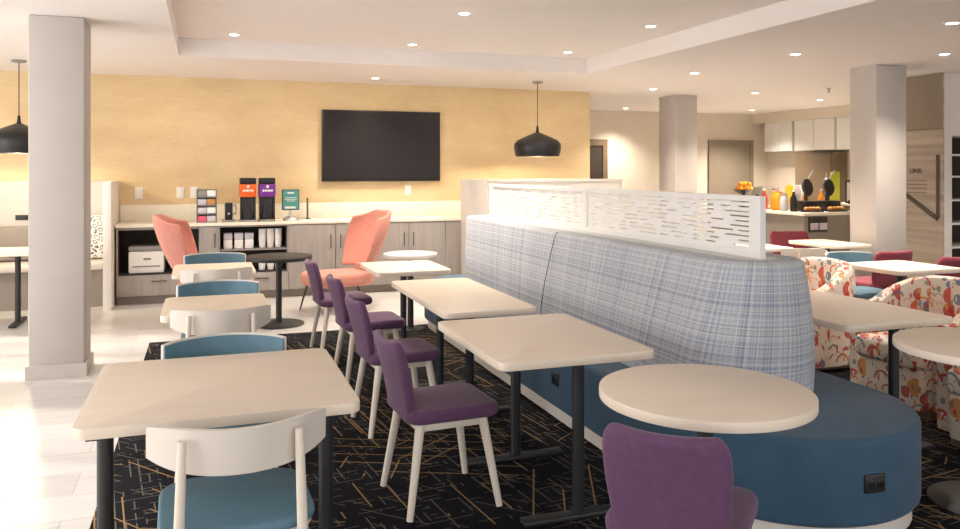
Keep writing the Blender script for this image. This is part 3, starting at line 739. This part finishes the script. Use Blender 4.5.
for r0, r1 in zip(rows, rows[1:]): VV.append(VV[-1] + math.hypot(r1[0] - r0[0], r1[1] - r0[1]))
for z, hw, y0, y1 in rows: rings.append([bm.verts.new((x, y, z)) for x, y in ring_pts(hw, y0, y1)])
n = len(rp)
for k, (a, b_) in enumerate(zip(rings, rings[1:])):
    for i in range(n):
        j = (i + 1) % n; f = bm.faces.new((a[i], a[j], b_[j], b_[i]))
        for l, (uu, vv) in zip(f.loops, ((U[i], VV[k]), (U[i + 1], VV[k]), (U[i + 1], VV[k + 1]), (U[i], VV[k + 1]))): l[uvl].uv = (uu, vv)
bm.faces.new(rings[-1]); bm.faces.new(rings[0][::-1])
bk = obj('backrest', bm, 'plaid', t)
# vertical seam on the left face
pts = [(BX - hw - .001, 5.15, z) for z, hw, y0, y1 in rows[:7]]
obj('seam', tube(bmesh.new(), pts, .004, 6), 'gap', bk)
pts = [(BX + hw + .001, 5.15, z) for z, hw, y0, y1 in rows[:7]]
obj('seam', tube(bmesh.new(), pts, .004, 6), 'gap', bk)
def outlet(p, x, y, z, rz):
    o = obj('power_outlet', B(-.05, .05, -.008, .002, -.038, .038, .003), 'black', p); o.location = (x, y, z); o.rotation_euler = (0, 0, rz)
    c = bmesh.new()
    for s in (-1, 1):
        box(c, s * .022 - .014, s * .022 + .014, -.011, -.0081, -.016, .016, .002)
    obj('socket', c, 'plastic_black', o)
a = R(-93); outlet(t, BX + .585 * math.cos(a), BY0 + .585 + .585 * math.sin(a), .27, a + PI / 2)
for yy in (4.42, 6.3): outlet(t, BX - .585, yy, .27, -PI / 2)
# slotted screen on the backrest
t = thing('slotted_screen', 'white privacy screen with horizontal slots along the bench back', 'screen', (BX, 0, 1.107))
y0, y1, zb, zt = 3.24, 7.2, 0.0, .313
c = bmesh.new(); w = .016
box(c, -w, w, y0, y0 + .05, zb, zt); box(c, -w, w, y1 - .05, y1, zb, zt); box(c, -w, w, y0 + .05, y1 - .05, zt - .028, zt); box(c, -w, w, y0 + .05, y1 - .05, zb, zb + .035); box(c, -w, w, 5.13, 5.18, zb + .035, zt - .028)
obj('frame', c, 'white_paint', t)
for ya, yb in ((y0 + .05, 5.13), (5.18, y1 - .05)):
    c = bmesh.new(); w = .006; nrow = 10; z = zb + .035; pitch = (zt - .028 - z) / nrow
    for r_ in range(nrow):
        za = z + r_ * pitch; sl = .0085
        box(c, -w, w, ya, yb, za, za + pitch - sl)
        y = ya; box(c, -w, w, ya, ya + .05, za + pitch - sl, za + pitch); y = ya + .05 + rnd.uniform(0, .1) * 0
        while y < yb - .06:
            gap = rnd.choice((.09, .12, .16, .2)); e = min(y + gap, yb - .05)
            solid = rnd.choice((.04, .06, .09, .16)); e2 = min(e + solid, yb)
            box(c, -w, w, e, e2, za + pitch - sl, za + pitch); y = e2
        if y < yb: box(c, -w, w, y, yb, za + pitch - sl, za + pitch)
    box(c, -w, w, ya, yb, zt - .03, zt - .028)
    obj('slot_panel', c, 'white_paint', t)

# ------------------------------------------------------------------ patterned club chairs (face local +Y)
def make_club():
    t = thing('club_chair', '', 'club chair', group='patterned club chairs')
    bm = bmesh.new(); path = []
    hx, back, fr, rad = .335, -.30, .25, .30
    for i in range(5): path.append((-hx, fr - (fr - (back + rad)) * i / 4))
    for i in range(1, 12):
        a = PI + PI * i / 12; path.append((hx * math.cos(a), back + rad + (rad) * math.sin(a)))
    for i in range(5): path.append((hx, back + rad + (fr - (back + rad)) * i / 4))
    n = len(path); rings = []
    for i, (x, y) in enumerate(path):
        p0, p1 = path[max(0, i - 1)], path[min(n - 1, i + 1)]
        tx, ty = p1[0] - p0[0], p1[1] - p0[1]; l = math.hypot(tx, ty); nx, ny = ty / l, -tx / l
        s = max(0, min(1, (fr - y) / (fr - back))); h = .60 + .22 * (s * s * (3 - 2 * s))
        sec = []
        for (o, z) in ((-.07, .05), (.06, .05), (.065, .3), (.06, h - .05), (.045, h - .012), (0, h), (-.045, h - .012), (-.065, h - .05), (-.07, .3)):
            sec.append(bm.verts.new((x + nx * o, y + ny * o, z)))
        rings.append(sec)
    for a, b_ in zip(rings, rings[1:]):
        for i in range(9): bm.faces.new((a[i], a[(i + 1) % 9], b_[(i + 1) % 9], b_[i]))
    bm.faces.new(rings[0]); bm.faces.new(rings[-1][::-1])
    obj('backrest', bm, 'pattern', t)
    obj('base', prism(bmesh.new(), rrect(-.26, .26, -.2, .34, .04), .05, .30, .01), 'pattern', t)
    obj('seat', prism(bmesh.new(), rrect(-.262, .262, -.22, .37, .06), .301, .44, .035, 4), 'pattern', t)
    obj('plinth', prism(bmesh.new(), rrect(-.29, .29, -.25, .3, .05), 0, .0499), 'fridge', t)
    return t
CLUB = make_club(); CLUB.location = (4.5, 3.96, .006); CLUB.rotation_euler = (0, 0, PI / 2); CLUB['label'] = 'patterned club chair facing the table right of the bench'
dup(CLUB, (4.56, 5.18, .006), PI / 2, 'patterned club chair just behind the plaid bench end')
dup(CLUB, (4.26, 3.06, .006), PI / 2, 'patterned club chair under the edge of the right round table')

# ------------------------------------------------------------------ food counter and far kitchen
CX0, CY0, CZ = 8.35, 9.45, .92
t = thing('food_counter', 'grey fronted food counter with cream top near the far cabinets', 'counter')
obj('body', B(CX0 + .05, 9.25, CY0 + .05, 11.6, 0, CZ - .05), 'counter_grey', t); obj('counter_top', B(CX0, 9.3, CY0, 11.65, CZ - .05, CZ, .006), 'worktop', t)
obj('cup_bay', B(8.48, 8.82, CY0 + .03, CY0 + .0499, .62, .85), 'cab_dark', t)
t = thing('side_counter', 'cream topped side counter half behind the right column', 'counter')
obj('body', B(9.4, 10.3, CY0 + .1, 10.1, 0, 1.0), 'counter_grey', t); obj('counter_top', B(9.34, 10.35, CY0 + .05, 10.15, 1.0, 1.03, .006), 'worktop', t)
def small(name, label, cat, loc, group=None): return thing(name, label, cat, loc, 0, group)
ob = obj('condiment_bin', B(-.07, .07, -.012, .008, 0, .1, .006), 'clear'); ob.location = (8.57, CY0 + .021, .66); tag(ob, 'clear bin in the food counter bay, left of two', 'bin', 'clear bins in the counter bay')
ob2 = ob.copy(); COL.objects.link(ob2); ob2.location = (8.73, CY0 + .021, .66); ob2['label'] = 'clear bin in the food counter bay, right of two'
def waffle(x, y, lab):
    t = small('waffle_maker', lab, 'waffle maker', (x, y, CZ), 'black waffle makers')
    obj('base', B(-.13, .13, -.12, .12, 0, .16, .02), 'plastic_black', t)
    c = lathe(bmesh.new(), [(.03, -.03), (.085, -.028), (.098, 0), (.085, .028), (.03, .03)], 28); bmesh.ops.transform(c, matrix=Matrix.Translation((0, 0, .37)) @ Matrix.Rotation(R(75), 4, 'X') @ Matrix.Scale(1.45, 4, (0, 1, 0)), verts=c.verts)
    obj('round_plate', c, 'plastic_black', t); obj('pivot', tube(bmesh.new(), [(0, .03, .15), (0, .03, .3)], .03, 10), 'black', t)
    obj('grip', tube(bmesh.new(), [(.02, 0, .5), (.1, -.02, .62)], .014, 8), 'steel', t)
for x, y, mm, lab in ((8.72, 10.05, 'clear', 'clear glass jar on the food counter behind the left waffle maker'), (8.9, 10.02, 'tan', 'jar of tan cereal between the two waffle makers'), (8.42, 9.95, 'clear', 'frosted jar near the left edge of the food counter')):
    t = small('glass_jar', lab, 'jar', (x, y, CZ), 'jars on the food counter')
    obj('body', lathe(bmesh.new(), [(.05, 0), (.06, .015), (.06, .2), (.045, .235)], 20), mm, t); obj('lid', lathe(bmesh.new(), [(.048, .2355), (.048, .265), (.012, .275), (.012, .295)], 18), 'steel', t)
waffle(8.71, 9.78, 'black round waffle maker on the food counter, left of two'); waffle(9.12, 9.78, 'black round waffle maker on the food counter beside the lime board')
def tray_food(x, y, lab):
    t = small('pastry_tray', lab, 'food tray', (x, y, CZ), 'pastry trays on the food counter')
    obj('tray', B(-.16, .16, -.07, .07, 0, .02, .005), 'plastic_black', t)
    for k in range(4): obj('pastry', lathe(bmesh.new(), [(.02, .0), (.038, .02), (.036, .045), (.012, .06)], 14, (-.11 + k * .073, 0, .02)), 'bread', t)
tray_food(8.6, 9.55, 'tray of golden pastries at the front of the food counter, left one'); tray_food(9.05, 9.55, 'tray of golden pastries at the front of the food counter, right one')
t = small('menu_board', 'lime yellow upright board behind the black waffle makers', 'board', (9.5, 10.05, 1.03))
obj('board', B(-.085, .085, -.012, .012, .015, .49, .004), 'lime', t); obj('foot', B(-.12, .12, -.06, .06, 0, .015, .003), 'steel', t)
t = small('cereal_dispenser', 'clear cereal dispenser with yellow cereal behind the waffle makers', 'dispenser', (8.95, 10.3, CZ))
obj('stand', B(-.2, .2, -.09, .09, 0, .1, .01), 'steel', t)
for k, mm in enumerate(('yellow', 'clear', 'paper_white')): obj('hopper', lathe(bmesh.new(), [(.02, .1), (.06, .18), (.06, .36), (.045, .39)], 18, (-.13 + k * .13, 0, 0)), mm, t)
t = small('toaster', 'steel toaster on the food counter behind the cereal dispenser', 'toaster', (8.7, 10.7, CZ))
obj('body', B(-.17, .17, -.12, .12, .015, .36, .03), 'steel', t); obj('slot', B(-.13, .13, -.02, .02, .3601, .365), 'plastic_black', t); obj('lever', B(-.19, -.1705, -.02, .02, .2, .23), 'plastic_black', t); obj('feet', B(-.15, .15, -.1, .1, 0, .0149), 'plastic_black', t)
t = small('juice_jug', 'orange juice jug on the food counter near the slotted screen', 'jug', (8.5, 10.2, CZ))
obj('body', lathe(bmesh.new(), [(.085, 0), (.105, .03), (.105, .2), (.07, .27), (.075, .29)], 22), 'fruit_orange', t); obj('handle', tube(bmesh.new(), [(.1, 0, .22), (.15, 0, .2), (.15, 0, .08), (.1, 0, .05)], .012, 8), 'clear', t)
for x, y, mm, lab in ((8.46, 10.45, 'red', 'dark red sauce bottle on the food counter left of the juice jug'), (8.43, 9.75, 'plastic_black', 'black sauce bottle at the near left counter corner'), (9.2, 10.02, 'fruit_orange', 'orange sauce bottle beside the right waffle maker'), (8.64, 10.45, 'paper_white', 'white bottle on the food counter behind the juice jug')):
    t = small('bottle', lab, 'bottle', (x, y, CZ), 'bottles on the food counter')
    obj('body', lathe(bmesh.new(), [(.045, 0), (.05, .01), (.05, .2), (.02, .26), (.018, .3)], 18), mm, t); obj('cap', lathe(bmesh.new(), [(.02, .301), (.02, .33)], 14), 'paper_white' if mm != 'paper_white' else 'red', t)
t = small('fruit_stand', 'black stand heaped with oranges and bananas left on the food counter', 'fruit stand', (8.56, 11.1, CZ))
obj('bowl', lathe(bmesh.new(), [(.1, 0), (.1, .02), (.03, .04), (.03, .22), (.08, .24), (.2, .3), (.19, .3), (.08, .255)], 26, capped=False), 'plastic_black', t)
k = 0
for x, y, z in ((-.1, -.05, .33), (0, -.1, .33), (.1, -.04, .33), (.05, .06, .33), (-.06, .06, .33), (0, -.02, .41), (.06, -.06, .40), (-.07, -.02, .40)):
    c = bmesh.new(); bmesh.ops.create_uvsphere(c, u_segments=14, v_segments=10, radius=.048); bmesh.ops.translate(c, vec=(8.56 + x, 11.1 + y, CZ + z - .015), verts=c.verts)
    labs = ['left side', 'near side', 'right side', 'back right', 'back left', 'top middle', 'top right', 'top left']
    tag(obj('orange', c, 'yellow' if k in (2, 5) else 'fruit_orange'), 'round fruit heaped on the black fruit stand, %s of the heap' % labs[k], 'fruit', 'fruit on the black stand'); k += 1
t = small('picture_stand', 'dark framed notice on the side counter by the right column', 'sign', (9.55, 9.75, 1.03))
obj('frame', B(-.13, .13, -.012, .012, 0, .36, .004), 'black', t); obj('notice', B(-.11, .11, -.015, -.0121, .03, .33), 'paper_white', t)
t = small('tap_set', 'black drinks tap under the side counter edge', 'tap', (9.33, 9.48, 1.03))
obj('body', B(-.05, .05, 0, .08, 0, .06, .01), 'plastic_black', t); obj('spout', tube(bmesh.new(), [(0, .0, .04), (0, -.05, .04), (0, -.06, 0)], .012, 8), 'plastic_black', t)
# far wall cupboards
def upper(y0, y1, lab):
    t = thing('wall_cupboard', lab, 'cupboard', (10.75, (y0 + y1) / 2, 1.92), 0, 'white wall cupboards'); w = (y1 - y0) / 2
    obj('body', B(0, .33, -w, w, 0, .579), 'white_paint', t)
    for s in (-1, 1): obj('door', B(-.02, -.0001, min(s * w, 0) + .006, max(s * w, 0) - .006, .004, .57, .003), 'white_paint', t)
upper(12.45, 13.26, 'white wall cupboard closest to the far door'); upper(11.37, 12.4, 'white wall cupboard in the middle of the far run'); upper(10.3, 11.32, 'white wall cupboard closest to the right column')
t = thing('refrigerator', 'dark bronze refrigerator below the white wall cupboards', 'refrigerator', (10.75, 11.93, 0))
obj('body', B(0, .33, -.5, .45, 0, 1.88), 'fridge', t); obj('door', B(-.03, -.0001, -.48, .43, .05, 1.85, .006), 'fridge', t); obj('handle', tube(bmesh.new(), [(-.06, -.42, .7), (-.06, -.42, 1.5)], .012, 8), 'steel', t)

# striated wall panel and shelf unit at the right edge
struct('wall_pier', B(8.22, 10.2, 7.45, 8.25, 0, H), 'wall_white')
t = thing('wall_graphic', 'striated taupe wall panel with faint lettering and a dark angled frame', 'wall panel', (8.2, 7.45, 0))
obj('panel', B(-.02, .0, -.48, .75, 0, 2.69), 'striated', t)
obj('joint_strip', B(-.026, -.0201, -.48, .75, 2.03, 2.045), 'fridge', t)
obj('upper_panel', B(-.024, -.0201, -.48, .75, 2.0451, 2.69), 'taupe_door', t)
c = bmesh.new(); box(c, -.034, -.0201, -.435, -.395, .98, 1.73, .002)
mt = Matrix.Translation((-.027, -.42, .97)) @ Matrix.Rotation(R(31), 4, 'X')
box(c, -.007, .0065, 0, .9, -.025, .025, .002, mtx=mt)
obj('frame_bar', c, 'handle', t)
cu = bpy.data.curves.new('lettering', 'FONT'); cu.body = 'LINK'; cu.size = .085; cu.extrude = .002; cu.align_x = 'CENTER'
lo = bpy.data.objects.new('lettering', cu); COL.objects.link(lo); bpy.context.view_layer.update(); me = bpy.data.meshes.new_from_object(lo.evaluated_get(bpy.context.evaluated_depsgraph_get())); bpy.data.objects.remove(lo); me.materials.clear(); me.materials.append(M['handle']); lo = bpy.data.objects.new('lettering', me); COL.objects.link(lo); lo.parent = t
lo.matrix_local = Matrix.Translation((-.0235, -.11, 1.51)) @ Matrix(((0, 0, -1, 0), (-1, 0, 0, 0), (0, 1, 0, 0), (0, 0, 0, 1)))
c = bmesh.new()
for k in range(4): box(c, -.023, -.0201, -.26, .1, 1.42 - k * .05, 1.43 - k * .05)
obj('text_lines', c, 'fridge', t)
t = thing('market_shelf', 'white framed snack shelf at the right picture edge', 'shelf unit', (8.2, 6.97, 0))
c = bmesh.new(); box(c, 0, .12, 0, .47, 0, 2.699); box(c, 1.2, 1.32, 0, .47, 0, 2.699); box(c, .12, 1.2, 0, .47, 1.95, 2.699); box(c, .12, 1.2, .44, .47, 0, 1.95); box(c, .12, 1.2, 0, .44, 0, .35)
obj('frame', c, 'wall_white', t)
for z in (.62, .9, 1.18, 1.46, 1.72): obj('shelf', B(.121, 1.199, .02, .43, z, z + .02), 'plastic_white', t)
obj('back_lining', B(.121, 1.199, .425, .4399, .351, 1.949), 'cab_dark', t)
lv = ['lowest shelf', 'second shelf from below', 'middle shelf', 'second shelf from top', 'top shelf']
for i, z in enumerate((.64, .92, 1.2, 1.48, 1.74)):
    mm = ['green', 'green', 'red', 'maroon', 'plastic_black'][i]
    p = small('snack_pack', '%s snack pack on the %s of the snack shelf' % (['green', 'green', 'red', 'dark red', 'black'][i], lv[i]), 'snack pack', (8.2 + .17, 7.07, z), 'packs on the snack shelf')
    obj('pouch', B(-.045, .045, -.03, .03, 0, .15, .02), mm, p); obj('seal', B(-.045, .045, -.004, .004, .1501, .17), 'paper_white', p)
t = thing('wall_socket', 'black socket plate on the grey nook wall left of the column', 'socket', (-1.98, YB - .06, 1.0))
obj('plate', B(-.09, .09, -.008, 0, -.03, .03, .002), 'black', t); obj('outlet_face', B(-.06, .06, -.011, -.0081, -.018, .018, .001), 'plastic_black', t)
